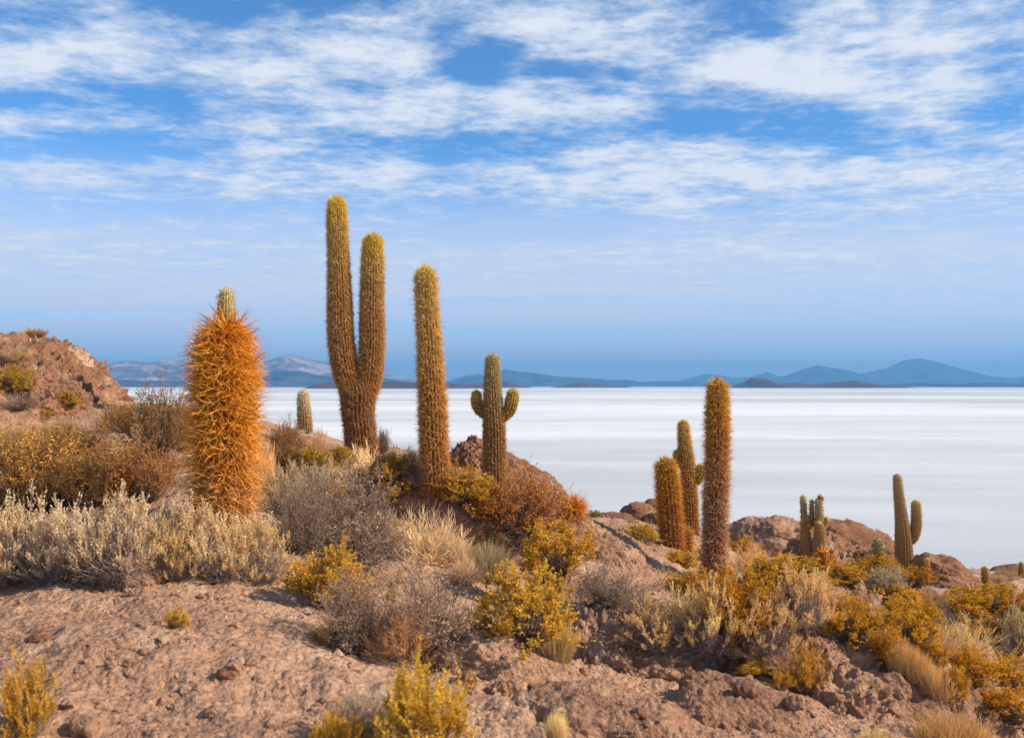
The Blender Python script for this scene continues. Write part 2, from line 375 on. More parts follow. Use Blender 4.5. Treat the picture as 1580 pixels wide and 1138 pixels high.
rock(712, 738, 16, 26, 22, 10, 20, 'small pale stone between the third and fourth large cacti', 32, 4, M_slab)
rock(1072, 878, 15, 28, 22, 10, 5, 'small grey stone at the left foot of the tall right hand cactus', 33, 4, M_slab)
rock(1500, 899, 27, 46, 30, 12, 8, 'low dark rock left of the small skyline cactus on the right', 34, 4)
rock(1560, 1012, 11.6, 66, 60, 36, 18, 'smooth brown rock at the right edge below the reddish cactus', 35, 5)
# loose stones
stones = [(768,1066,6.2,13,11,8,'rounded stone in the hollow of the domed rock'),(790,1062,6.3,9,8,8,'smaller stone touching the rounded one in the hollow of the domed rock'),
 (720,1052,6.1,9,8,14,'upright whitish stone right of the grey twig bush'),(1105,985,9.4,12,9,6,'small stone under the tall pale shrub'),
 (60,985,5.5,10,8,5,'small flat stone on bare ground at the left'),(130,1120,4.3,18,12,8,'pale stone at the bottom edge beside the mustard shrub'),
 (1005,975,9.6,10,9,6,'dark stone on the crest of the wide ridged slab'),(215,915,6.6,12,9,5,'pale pebble below the crumbly mound'),
 (350,1040,5.0,10,8,4,'small pink stone on bare ground left of centre'),(1225,1085,7.4,12,9,7,'stone under the lone golden tuft'),(1150,1065,7.8,14,10,7,'dark angular stone left of the lone golden tuft')]
gb = BVHTree.FromPolygons([Vector(x) for x in GV.tolist()], GQ.tolist())
rb = BVHTree.FromPolygons([Vector(x) for x in np.concatenate(ROCKV).tolist()], np.concatenate(ROCKF).tolist())
for i, (px, py, Y, a_, b_, c_, lb) in enumerate(stones):
    hs_ = [b.ray_cast(Vector((0, 0, 0)), Vector(W(px, py + c_ * .5, 1)).normalized()) for b in (gb, rb)]
    Y = min(h[0].y for h in hs_ if h[0] is not None)      # each stone rests where its foot meets the ground or a rock
    rock(px, py, Y, a_, b_, c_, 10 * (i % 3 - 1), lb, 50 + i, 4, M_slab if i % 2 else M_rock, name='stone', cat='stone', rough=.8)

bvh = BVHTree.FromPolygons([Vector(x) for x in GV.tolist()], GQ.tolist())
_rv = np.concatenate(ROCKV); bvr = BVHTree.FromPolygons([Vector(x) for x in _rv.tolist()], np.concatenate(ROCKF).tolist())
def hit(px, py, Yg=None):
    """where the line of sight through a frame pixel meets the ground or a rock"""
    d = Vector(W(px, py, 1)).normalized(); best = None
    for b in (bvh, bvr):
        h = b.ray_cast(Vector((0, 0, 0)), d)
        if h[0] is not None and (best is None or h[3] < best[1]): best = (h[0], h[3])
    if best is None or best[0].y > 60: 
        return drop(*W(px, py, Yg or 20)[:2])
    return best[0]
def drop(x, y):
    z = None
    for b in (bvh, bvr):
        h = b.ray_cast(Vector((x, y, 50)), Vector((0, 0, -1)))
        if h[0] is not None and (z is None or h[0].z > z): z = h[0].z
    return Vector((x, y, z if z is not None else -2))

# ------------------------------------------------------------------ cacti
def catmull(P, n):
    P = np.array(P, float); k = len(P); t = np.linspace(0, k - 1, n)
    Q = np.vstack([2 * P[0] - P[1], P, 2 * P[-1] - P[-2]])
    i = np.minimum(t.astype(int), k - 2); f = (t - i)[:, None]
    p0, p1, p2, p3 = Q[i], Q[i+1], Q[i+2], Q[i+3]
    return .5 * (2*p1 + (p2-p0)*f + (2*p0-5*p1+4*p2-p3)*f**2 + (3*p1-p0-3*p2+p3)*f**3)
def ramp(t, stops):
    xs = [s[0] for s in stops]; return np.stack([np.interp(t, xs, [s[1][k] for s in stops]) for k in range(3)], -1)
def stem_meshes(nodes, s, ribs, aspace, per, slen, swid, cols, skin, up=.1, jit=.6, seed=0, lsig=.36, ax=0, bend=0, tipboost=1.0, tuft=0):
    """nodes: (x px, z px, width px, y px) from foot to tip, relative to the foot; s metres per pixel.
    Returns (skin mesh, spine mesh). cols: colour stops over distance from the tip in fractions of the stem."""
    r_ = np.random.default_rng(seed)
    nd = np.array([[n[0]*s, (n[3] if len(n) > 3 else 0)*s, n[1]*s, n[2]*s*.5] for n in nodes])
    C = catmull(nd, 260); seg = np.linalg.norm(np.diff(C[:, :3], axis=0), axis=1); S = np.concatenate([[0], np.cumsum(seg)]); L = S[-1]
    nseg = max(14, int(L / .035)); ss = np.linspace(0, L, nseg)
    Rt = nd[-1, 3] * 1.0
    ss = np.concatenate([ss[ss < L - Rt], L - Rt + Rt * np.sin(np.linspace(0, math.pi/2 - .03, 9))])
    def at(q):
        c = np.stack([np.interp(q, S, C[:, k]) for k in range(4)], -1)
        e = .01; d = norm(np.stack([np.interp(np.minimum(q + e, L), S, C[:, k]) - np.interp(np.maximum(q - e, 0), S, C[:, k]) for k in range(3)], -1))
        x = np.clip((q - (L - Rt)) / Rt, 0, 1); cap = np.sqrt(np.maximum(1 - x**2, 0.0004))
        return c[:, :3], c[:, 3], d, cap, x
    c, r, d, cap, x = at(ss)
    ref = np.array([0, 1., 0]); A = norm(np.cross(np.tile(ref, (len(d), 1)), d)); Bv = np.cross(d, A)
    na = ribs * 4; th = np.arange(na) * 2 * np.pi / na
    prof = 1 - .15 * (.5 - .5 * np.cos(th * ribs)) ** .8
    wob = 1 + .025 * perlin(np.stack([ss * 3, ss * 0 + seed * 1.7, ss * 0], 1))
    RR = (r * cap * wob)[:, None] * prof[None]
    V = c[:, None] + RR[..., None] * (np.cos(th)[None, :, None] * A[:, None] + np.sin(th)[None, :, None] * Bv[:, None])
    n, k = V.shape[:2]; idx = np.arange(n * k).reshape(n, k); nx = np.roll(idx, -1, 1)
    Q = np.stack([idx[:-1], nx[:-1], nx[1:], idx[1:]], -1).reshape(-1, 4)
    tf = (L - ss) / L
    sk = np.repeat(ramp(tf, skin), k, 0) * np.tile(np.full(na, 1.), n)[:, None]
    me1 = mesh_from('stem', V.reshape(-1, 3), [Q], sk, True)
    # areoles
    na_ = max(4, int(L / aspace)); ql = []
    tt = np.linspace(0, 1, na_)
    tt = 1 - (1 - tt) ** 1.04
    q, rb = np.meshgrid(tt * L, np.arange(ribs)); q = q.ravel() + r_.normal(0, aspace * .25, q.size) ; rb = rb.ravel(); q = np.clip(q, 0, L * .9995)
    q = np.repeat(q, per); rb = np.repeat(rb, per)
    keep = r_.random(len(q)) < np.clip(1 - .75 * np.clip((q - (L - Rt)) / Rt, 0, 1) ** 2, .15, 1); q, rb = q[keep], rb[keep]
    c, r, d, cap, x = at(q); wob = 1 + .025 * perlin(np.stack([q * 3, q * 0 + seed * 1.7, q * 0], 1))
    th = rb * 2 * np.pi / ribs + r_.normal(0, .03, len(q))
    A = norm(np.cross(np.tile(ref, (len(d), 1)), d)); Bv = np.cross(d, A)
    rad = np.cos(th)[:, None] * A + np.sin(th)[:, None] * Bv
    Nn = norm(rad * cap[:, None] + d * x[:, None])
    P = c + rad * (r * cap * wob * .985)[:, None]
    tf = (L - q) / L
    D_ = norm(Nn + r_.normal(0, jit, (len(q), 3)) + d * (up if np.isscalar(up) else np.interp(tf, [0, 1], up))[..., None] if not np.isscalar(up) else Nn + r_.normal(0, jit, (len(q), 3)) + d * up)
    D_ = norm(D_ + d * (r_.normal(0, 1, len(q)) * ax)[:, None])
    inward = (D_ * Nn).sum(1); D_ = norm(D_ + Nn * np.maximum(.25 - inward - .1 * (ax > 0), 0)[:, None])
    ln = slen * np.exp(r_.normal(0, lsig, len(q))) * np.interp(tf, [0, .06, .25, 1], [tipboost * .8, tipboost, 1, 1]); ln = np.minimum(ln, slen * 2.1)
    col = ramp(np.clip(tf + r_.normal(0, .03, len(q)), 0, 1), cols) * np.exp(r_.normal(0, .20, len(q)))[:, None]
    pale = r_.random(len(q)) < .10; col[pale] = col[pale] * .5 + np.array([.42, .33, .22]) * .6
    bd = None
    if bend: bd = r_.normal(0, .35, (len(q), 3)) + np.array([0, 0, -bend])
    Vs, Fs, rep = spikes(P, D_, ln, swid * np.clip(ln / slen, .6, 1.6), bd)
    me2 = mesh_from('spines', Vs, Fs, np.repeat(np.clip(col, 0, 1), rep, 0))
    return me1, me2
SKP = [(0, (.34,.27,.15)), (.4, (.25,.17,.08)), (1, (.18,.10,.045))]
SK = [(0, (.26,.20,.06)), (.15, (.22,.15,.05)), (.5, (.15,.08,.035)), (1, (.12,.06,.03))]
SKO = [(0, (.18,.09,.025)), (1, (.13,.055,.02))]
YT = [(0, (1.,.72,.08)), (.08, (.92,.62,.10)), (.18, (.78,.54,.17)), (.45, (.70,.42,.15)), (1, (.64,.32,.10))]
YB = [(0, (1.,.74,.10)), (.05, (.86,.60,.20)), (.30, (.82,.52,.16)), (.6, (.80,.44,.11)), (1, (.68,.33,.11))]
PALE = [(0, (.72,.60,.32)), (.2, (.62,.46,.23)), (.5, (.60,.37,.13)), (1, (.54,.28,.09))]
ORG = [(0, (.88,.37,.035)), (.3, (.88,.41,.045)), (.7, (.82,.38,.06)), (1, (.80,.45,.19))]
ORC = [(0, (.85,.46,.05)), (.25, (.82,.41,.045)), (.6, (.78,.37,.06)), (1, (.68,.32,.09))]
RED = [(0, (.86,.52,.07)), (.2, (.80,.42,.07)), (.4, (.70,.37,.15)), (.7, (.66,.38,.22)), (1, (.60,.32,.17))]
BUD = [(0, (.85,.64,.10)), (1, (.70,.44,.07))]
def cactus(px, py, label, segs, Yg=None, group='columnar cacti', far=False, **kw):
    """segs: list of (part name, nodes, overrides); nodes in frame pixels (absolute x, absolute y, width, depth)"""
    p = drop(*W(px, py, Yg)[:2]) if far else hit(px, py, Yg)
    s = p.y / F
    if far: py = HZ - p.z * F / p.y      # the foot is hidden behind the ridge
    # keep the pixel size true to where the foot really stands
    root = link('cactus', None, loc=p); tag(root, label, 'cactus', group)
    for i, (nm, nodes, ov) in enumerate(segs):
        k = dict(ribs=24, aspace=.042, per=8, slen=.055, swid=.0036, cols=YT, skin=SK, up=.1, jit=.55, seed=int(px) + i * 7); k.update(kw); k.update(ov)
        nl = [(n[0] - px, py - n[1], n[2], (n[3] if len(n) > 3 else 0)) for n in nodes]
        if i == 0: nl = [(nl[0][0], -8 if s > .006 else -14, nl[0][2], 0)] + nl[1:]
        m1, m2 = stem_meshes(nl, s, **k)
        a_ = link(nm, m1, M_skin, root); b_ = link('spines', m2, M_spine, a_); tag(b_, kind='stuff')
    return root
cactus(345, 806, 'thick young cactus bristling with long orange spines at the left, narrow olive tip on top', [
  ('stem', [(345,806,60),(346,700,64),(347,600,66),(347,545,60),(348,496,32)], {}),
  ('growing_tip', [(348,520,26),(348.5,480,25),(349,460,22),(349,444,17)], dict(ribs=16, per=4, slen=.022, swid=.0014, jit=.4, aspace=.02, bend=0, skin=[(0,(.34,.28,.13)),(1,(.22,.13,.04))], cols=[(0,(.70,.62,.27)),(.5,(.58,.47,.18)),(1,(.80,.42,.06))]))],
  ribs=22, aspace=.034, per=12, slen=.118, swid=.0028, cols=ORG, skin=SKO, up=0.02, jit=.62, bend=.10, lsig=.6)
cactus(470, 689, 'small pale cactus with a whitish head left of the two stemmed cactus', [
  ('stem', [(471,689,24),(470,650,21),(468,620,17),(468,601,14)], {})], Yg=24, ribs=18, per=8, slen=.04, swid=.004, cols=[(0,(.78,.70,.48)),(.25,(.66,.54,.32)),(.5,(.50,.32,.15)),(1,(.44,.23,.10))], skin=[(0,(.42,.35,.22)),(.5,(.20,.12,.055)),(1,(.16,.09,.04))], far=True)
cactus(557, 705, 'tallest cactus, forking into two upright stems with yellow tips', [
  ('stem', [(558,705,47),(556,670,46),(552,635,47),(552,600,54),(545,590,46)], dict(cols=[(0,(.55,.28,.12)),(1,(.50,.22,.09))], skin=[(0,(.15,.08,.035)),(1,(.12,.06,.03))])),
  ('arm', [(545,610,32),(533,570,37),(526,520,37),(524,460,34),(522,400,29),(520,340,27),(519,304,22)], {}),
  ('arm', [(562,612,32),(570,580,35,4),(573,530,36,6),(573,470,34,6),(574,410,31,6),(575,360,26,6)], {})],
  Yg=17, ribs=26, aspace=.04, per=12, slen=.055, swid=.0030, ax=1.0)
cactus(672, 754, 'straight single stemmed cactus with yellow crown, third largest, between the forked and the armed one', [
  ('stem', [(673,754,40),(670,700,40),(667,620,38),(663,540,34),(658,460,29),(657,430,28),(656,412,22)], {}),],
  Yg=15, ribs=22, aspace=.042, per=13, slen=.056, swid=.0028, cols=YB, ax=.9)
cactus(763, 759, 'cactus holding out two short stubby yellow arms near its middle', [
  ('stem', [(763,759,37),(763,700,34),(762,650,32),(760,600,25),(760,570,21),(760,546,19)], dict(cols=PALE)),
  ('arm', [(752,642,10),(741,634,15),(735,619,17),(736,602,13)], dict(cols=BUD, ribs=16, slen=.024)),
  ('arm', [(770,648,12),(784,636,18),(790,617,20),(792,599,16)], dict(cols=BUD, ribs=16, slen=.024))],
  Yg=16.6, far=True, ribs=22, slen=.038, swid=.003, per=12, ax=.9)
cactus(888, 800, 'tiny round orange spined cactus against the salt flat, right of the big boulder', [
  ('stem', [(888,800,18),(887,784,20),(885,770,15)], {})], Yg=21, ribs=16, per=12, slen=.12, cols=ORG, skin=SKO, jit=.6, up=.3, swid=.0035)
cactus(1035, 860, 'bright orange brown column without arms, left of the tall right hand cactus', [
  ('stem', [(1037,860,34),(1036,820,34),(1033,780,33),(1029,735,32),(1027,706,26)], {})], Yg=18.5, far=True, ribs=18, aspace=.04, per=10, slen=.075, swid=.003, cols=ORC, skin=SKO, jit=.5)
cactus(1064, 826, 'slim leaning cactus with two small buds, behind the orange column', [
  ('stem', [(1066,826,26),(1064,780,25),(1061,720,22),(1056,680,18),(1054,648,14)], dict(cols=YB)),
  ('bud', [(1056,719,9),(1048,714,12),(1045,705,12),(1045,693,10)], dict(cols=BUD, ribs=12, slen=.035)),
  ('bud', [(1071,744,12),(1077,738,16),(1081,728,16),(1081,715,13)], dict(cols=BUD, ribs=12, slen=.035)),
  ('arm', [(1056,820,12,12),(1051,790,12,12),(1049,765,10,12),(1049,748,8,12)], dict(cols=YT, ribs=14))], Yg=22, far=True, ribs=20, per=9, slen=.045, swid=.004)
cactus(1059, 846, 'small stubby orange cactus between the orange column and the tall right hand cactus', [
  ('stem', [(1059,848,18),(1059,830,19),(1058,812,15)], {})], Yg=18, ribs=16, per=10, slen=.06, cols=ORG, skin=SKO, up=.1, swid=.003)
cactus(1104, 897, 'tall single column with reddish shaggy spines in the right half', [
  ('stem', [(1103,897,32),(1103,850,31),(1104,780,31),(1107,700,30),(1107,640,29),(1107,586,22)], {})], Yg=14, ribs=20, aspace=.038, per=10, slen=.074, swid=.0028, cols=RED, skin=[(0,(.16,.09,.03)),(.3,(.11,.055,.03)),(1,(.08,.04,.03))], jit=.6, bend=.25, ax=.4)
cactus(1243, 866, 'left one of two neighbouring cacti before the boulder, ringed by tiny buds', [
  ('stem', [(1246,866,19),(1243,830,15),(1241,800,10.5),(1239,764,8.5)], dict(cols=PALE)),
  ('bud', [(1240,812,5,-2),(1237,807,6,-4),(1236,803,5,-4)], dict(cols=BUD, ribs=10, slen=.03)),
  ('bud', [(1244,814,6,-3),(1247,811,8,-6),(1247,806,7,-6)], dict(cols=BUD, ribs=10, slen=.03))], Yg=26, ribs=16, per=8, slen=.018, swid=.003, skin=SKP)
cactus(1264, 868, 'right one of two neighbouring cacti before the boulder, with several short arms', [
  ('stem', [(1265,868,21),(1265,830,19),(1264,800,13.5),(1263,768,11)], dict(cols=PALE)),
  ('arm', [(1258,812,6,6),(1255,800,7,6),(1254,785,7,6),(1255,771,6,6)], dict(cols=PALE, ribs=12)),
  ('arm', [(1268,812,6),(1274,806,8),(1276,797,8)], dict(cols=BUD, ribs=12)),
  ('bud', [(1262,814,6,-6),(1260,808,10,-9),(1261,802,9,-9)], dict(cols=BUD, ribs=12)),
  ('bud', [(1266,772,5),(1266,768,8),(1266,763,7)], dict(cols=PALE, ribs=12)),
  ('arm', [(1256,812,5,8),(1251,806,7,9),(1250,796,6,9)], dict(cols=YT, ribs=12))], Yg=26, ribs=16, per=8, slen=.018, swid=.003, skin=SKP)
cactus(1272, 874, 'small glowing orange cactus at the foot of the pair of budding cacti', [
  ('stem', [(1271,876,17),(1271,864,18),(1270,850,14)], {})], Yg=25, ribs=14, per=10, slen=.05, cols=ORG, skin=SKO, up=.2, swid=.004)
cactus(1398, 869, 'cactus with one thick arm curving upward, highest on the right against the salt', [
  ('stem', [(1396,869,27),(1394,835,25),(1391,800,19),(1387,765,15),(1384,731,12)], dict(cols=PALE)),
  ('arm', [(1398,832,13),(1407,832,15),(1413,815,16),(1414,795,15),(1413,771,13)], dict(cols=YT))], Yg=30, ribs=18, per=8, slen=.025, swid=.0035, skin=SKP)
cactus(1356, 862, 'short pale yellowish cactus just left of the cactus with one raised arm', [
  ('stem', [(1357,862,14),(1355,845,14),(1354,829,11)], {})], Yg=29, ribs=16, per=9, slen=.03, swid=.004, skin=SKP, cols=[(0,(.60,.52,.24)),(1,(.52,.40,.14))])
cactus(1430, 880, 'very small cactus peeking over the pointed red boulder', [
  ('stem', [(1431,884,9),(1430,872,9),(1429,860,7)], {})], Yg=31, ribs=12, per=8, slen=.025, swid=.0035)
cactus(1521, 914, 'short single cactus on the right against the salt, beside two low tufts', [
  ('stem', [(1523,914,12),(1521,895,11.5),(1519,873,9)], {})], Yg=33, ribs=14, per=8, slen=.025, swid=.0035)
cactus(1576, 890, 'tiny farthest cactus at the right edge of the skyline', [
  ('stem', [(1576,892,8),(1576,880,8),(1576,866,6)], {})], Yg=39, ribs=12, per=8, slen=.025, swid=.0035)
cactus(1569, 980, 'dark reddish cactus cut by the right edge of the picture', [
  ('stem', [(1570,980,36),(1571,955,37),(1570,928,30)], {})], Yg=17, ribs=18, per=9, slen=.085, swid=.003, cols=[(0,(.55,.20,.04)),(.4,(.42,.13,.04)),(1,(.30,.10,.04))], skin=SKO)

# ------------------------------------------------------------------ shrubs (unit size: about 1 wide, 1 high)
def curve(B, D0, L, k, droop, r_, wig=.08):
    """n polylines with k points"""
    t = np.linspace(0, 1, k); P = B[:, None] + D0[:, None] * (L[:, None, None] * t[None, :, None])
    P[..., 2] += (droop if np.isscalar(droop) else droop[:, None]) * L[:, None] * t[None] ** 2
    P += (np.cumsum(r_.normal(0, wig, P.shape), 1) - 0) * (L[:, None, None] / k); P[:, 0] = B
    return P
def leaves(mb, C, Dr, ln, wd, col, r_):
    a, b = perp(Dr); ph = r_.random(len(C))[:, None] * 6.283
    side = np.cos(ph) * a + np.sin(ph) * b; nn = np.cross(Dr, side)
    V = np.stack([C, C + Dr * (ln * .5)[:, None] + side * wd[:, None] + nn * (wd * .3)[:, None], C + Dr * ln[:, None], C + Dr * (ln * .5)[:, None] - side * wd[:, None] + nn * (wd * .3)[:, None]], 1)
    i = np.arange(len(C))[:, None] * 4; mb.add(V.reshape(-1, 3), [np.concatenate([i, i + 1, i + 2, i + 3], 1)], np.repeat(col, 4, 0))
def shrub(seed, nst=70, ntw=9, leaf_n=14, leaf_l=.022, leaf_w=.006, tip=(.6,.36,.05), low=(.4,.26,.08), twigc=(.22,.17,.14), spread=.5, upr=.35,
          tw_len=.16, leaf_from=.3, leaf_out=.9, fuzz=.5, twr=.0022, bare=14, f0=.45, str_=.0065, flat=.9, tw_spread=.45, hue=.12, clump=.0):
    r_ = np.random.default_rng(seed); tw = MB(); lf = MB()
    # stem tips spread over a lumpy dome
    az = r_.random(nst) * 6.283; el = np.arcsin(r_.random(nst) ** .8)
    lump = 1 + .16 * np.sin(az * 3 + seed) + .10 * np.sin(az * 5 + 2 * seed) + r_.normal(0, .10, nst)
    rad = r_.random(nst) ** .33
    T_ = np.stack([np.cos(az) * np.cos(el) * spread, np.sin(az) * np.cos(el) * spread, flat * np.sin(el) + .08], 1) * (lump * (.55 + .45 * rad))[:, None]
    B = np.stack([np.cos(az), np.sin(az), az * 0], 1) * (.10 * r_.random(nst))[:, None]; B[:, 2] = -.04
    k = 6; t = np.linspace(0, 1, k)[None, :, None]
    mid = B * .5 + T_ * .5; mid[:, :2] *= 1.25; mid[:, 2] *= .85 if upr < .5 else .7
    P = (1-t)**2 * B[:, None] + 2*t*(1-t) * mid[:, None] + t**2 * T_[:, None]
    P[:, 1:-1] += r_.normal(0, .012, P[:, 1:-1].shape)
    Rr = str_ * (1 - .75 * np.linspace(0, 1, k))[None] * (.7 + .6 * r_.random(nst))[:, None]
    V, Q = tubes(P, Rr); tw.add(V, [Q], np.repeat(np.array(twigc) * np.exp(r_.normal(0, .25, nst))[:, None], k * 3, 0))
    # twigs
    n = nst * ntw; si = np.repeat(np.arange(nst), ntw); f = f0 + (1 - f0) * r_.random(n) ** .7; f[::ntw] = .98
    j = f * (k - 1); j0 = np.minimum(j.astype(int), k - 2); fr = (j - j0)[:, None]
    Bt = P[si, j0] * (1 - fr) + P[si, j0 + 1] * fr; dt = norm(P[si, j0 + 1] - P[si, j0])
    Dt = norm(dt * .7 + r_.normal(0, tw_spread, (n, 3)) + np.array([0, 0, upr]))
    Lt = tw_len * (.5 + .8 * r_.random(n)); kt = 4
    Pt = curve(Bt, Dt, Lt, kt, .15 * upr, r_, .12)
    V, Q = tubes(Pt, np.tile(twr * np.linspace(1, .4, kt), (n, 1))); tw.add(V, [Q], np.repeat(np.array(twigc) * 1.15 * np.exp(r_.normal(0, .25, n))[:, None], kt * 3, 0))
    # bare inner twigs
    nb = nst * bare // 2
    if nb:
        si = r_.integers(0, nst, nb); f = r_.random(nb) * .7; j = f * (k - 1); j0 = j.astype(int); fr = (j - j0)[:, None]
        Bb = P[si, j0] * (1 - fr) + P[si, j0 + 1] * fr
        Pb = curve(Bb, norm(r_.normal(0, 1, (nb, 3)) + np.array([0, 0, .3])), .10 + .16 * r_.random(nb), 4, 0, r_, .3)
        V, Q = tubes(Pb, np.tile(twr * 1.0 * np.linspace(1, .4, 4), (nb, 1))); tw.add(V, [Q], np.repeat(np.array(twigc) * np.exp(r_.normal(0, .3, nb))[:, None], 12, 0))
    # leaves
    if leaf_n:
        m = n * leaf_n; ti = np.repeat(np.arange(n), leaf_n); s_ = leaf_from + (1 - leaf_from) * r_.random(m)
        j = s_ * (kt - 1); j0 = np.minimum(j.astype(int), kt - 2); fr = (j - j0)[:, None]
        C_ = Pt[ti, j0] * (1 - fr) + Pt[ti, j0 + 1] * fr; ax = norm(Pt[ti, j0 + 1] - Pt[ti, j0])
        Dl = norm(ax * (1 - leaf_out * .5) + r_.normal(0, leaf_out, (m, 3)) * .6 + np.array([0, 0, .15]))
        hgt = np.clip(C_[:, 2] / (flat * .9), 0, 1); mixf = np.clip(s_ * .6 + r_.normal(0, .2, m) + .2, 0, 1)[:, None]
        col = np.array(low) * (1 - mixf) + np.array(tip) * mixf
        cf = np.exp(r_.normal(0, hue, nst))[np.repeat(np.arange(nst), ntw)][ti][:, None]
        col = col * cf * np.exp(r_.normal(0, .22, m))[:, None]
        leaves(lf, C_, Dl, leaf_l * (.6 + .8 * r_.random(m)), leaf_w * (.7 + .6 * r_.random(m)), np.clip(col, 0, 1), r_)
    return tw.mesh('twigs'), (lf.mesh('foliage') if leaf_n else None)
def grass(seed, n=1500, tip=(.85,.68,.40), low=(.55,.40,.25), spread=.72, lean=.22, wid=.0036):
    r_ = np.random.default_rng(seed); mb = MB()
    az = r_.random(n) * 6.283; rr = r_.random(n) ** .5
    B = np.stack([np.cos(az) * rr * spread * .45, np.sin(az) * rr * spread * .45, az * 0 - .03], 1)
    out_ = np.stack([np.cos(az + r_.normal(0, .5, n)), np.sin(az + r_.normal(0, .5, n)), az * 0], 1)
    D_ = norm(out_ * (lean * rr * (.5 + r_.random(n)))[:, None] + np.array([0, 0, 1.]) + r_.normal(0, .10, (n, 3)))
    L = .35 + .65 * r_.random(n) * (1.15 - .4 * rr)
    k = 5; P = curve(B, D_, L, k, -.08 * rr, r_, .13)
    V, Q = tubes(P, np.tile(wid * np.array([.7, 1, 1, .9, .25]), (n, 1)))
    f = np.tile(np.repeat(np.linspace(0, 1, k), 3), n)[:, None]
    col = (np.array(low) * (1 - f) + np.array(tip) * f) * np.repeat(np.exp(r_.normal(0, .22, n)), k * 3)[:, None]
    mb.add(V, [Q], np.clip(col, 0, 1)); return mb.mesh('blades'), None
KIND = {
 'golden': [shrub(s_, 95, 10, 17, .030, .0085, (.82,.51,.05), (.58,.34,.035), (.13,.095,.07), upr=.30, tw_len=.14, tw_spread=.45, bare=20, f0=.70) for s_ in (1, 2, 3)],  # twig colour darkened to paint in the shade inside the bush
 'mustard': [shrub(s_, 85, 10, 17, .028, .0080, (.86,.54,.04), (.64,.37,.035), (.24,.17,.10), upr=.7, tw_len=.20, spread=.42, tw_spread=.25) for s_ in (4, 5)],
 'pale': [shrub(s_, 120, 9, 18, .020, .0065, (.96,.70,.40), (.82,.57,.33), (.34,.255,.21), upr=.75, tw_len=.17, tw_spread=.28, leaf_out=.7, bare=34, f0=.74) for s_ in (7, 8, 9)],
 'twiggy': [shrub(s_, 80, 13, 4, .024, .0050, (.50,.37,.25), (.34,.245,.17), (.19,.135,.10), upr=.15, tw_len=.20, tw_spread=.6, bare=30, twr=.0028, leaf_out=1.2) for s_ in (10, 11, 12)],  # dark twigs here too: inner shade of the bush put into the colour
 'olive': [shrub(s_, 110, 11, 11, .024, .0070, (.66,.42,.10), (.44,.25,.075), (.17,.11,.075), upr=.35, tw_len=.22, tw_spread=.38, leaf_from=.05) for s_ in (13, 14, 15)],
 'wispy': [shrub(s_, 110, 14, 0, .02, .005, twigc=(.80,.64,.44), upr=.5, tw_len=.24, tw_spread=.32, bare=8, twr=.0032, str_=.005) for s_ in (16, 17)],
 'grass': [grass(s_) for s_ in (20, 21, 22)],
}
CATS = {'grass': 'grass tuft'}
def plant(kind, px, py, wpx, hpx, label, tint=(1, 1, 1), var=None, Yg=None, group=None, lean=0, sink=0):
    p = hit(px, py, Yg); s = p.y / F
    tw, lf = KIND[kind][(var if var is not None else int(px * 7 + py)) % len(KIND[kind])]
    nm = 'grass_tuft' if kind == 'grass' else 'shrub'
    root = link(nm, None, loc=(p.x, p.y, p.z - sink)); tag(root, label, CATS.get(kind, 'shrub'), group)
    root.rotation_euler = (0, R(lean), (px * 1.7 + py * .9) % 6.283)
    if lean: root.rotation_euler = (0, R(lean), 0)
    ww = wpx * s / 1.05; hh = hpx * s / 1.0
    if not lean: root.rotation_euler = (.10 * math.sin(px * 3.1), .10 * math.cos(py * 2.3), (px * 1.7 + py * .9) % 6.283)
    root.scale = (ww, ww, hh)
    a_ = link('blades' if kind == 'grass' else 'twigs', tw, M_leaf if kind in ('grass', 'wispy') else M_twig, root)
    if lf:
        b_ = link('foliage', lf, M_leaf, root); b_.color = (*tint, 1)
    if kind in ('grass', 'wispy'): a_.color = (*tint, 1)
    return root
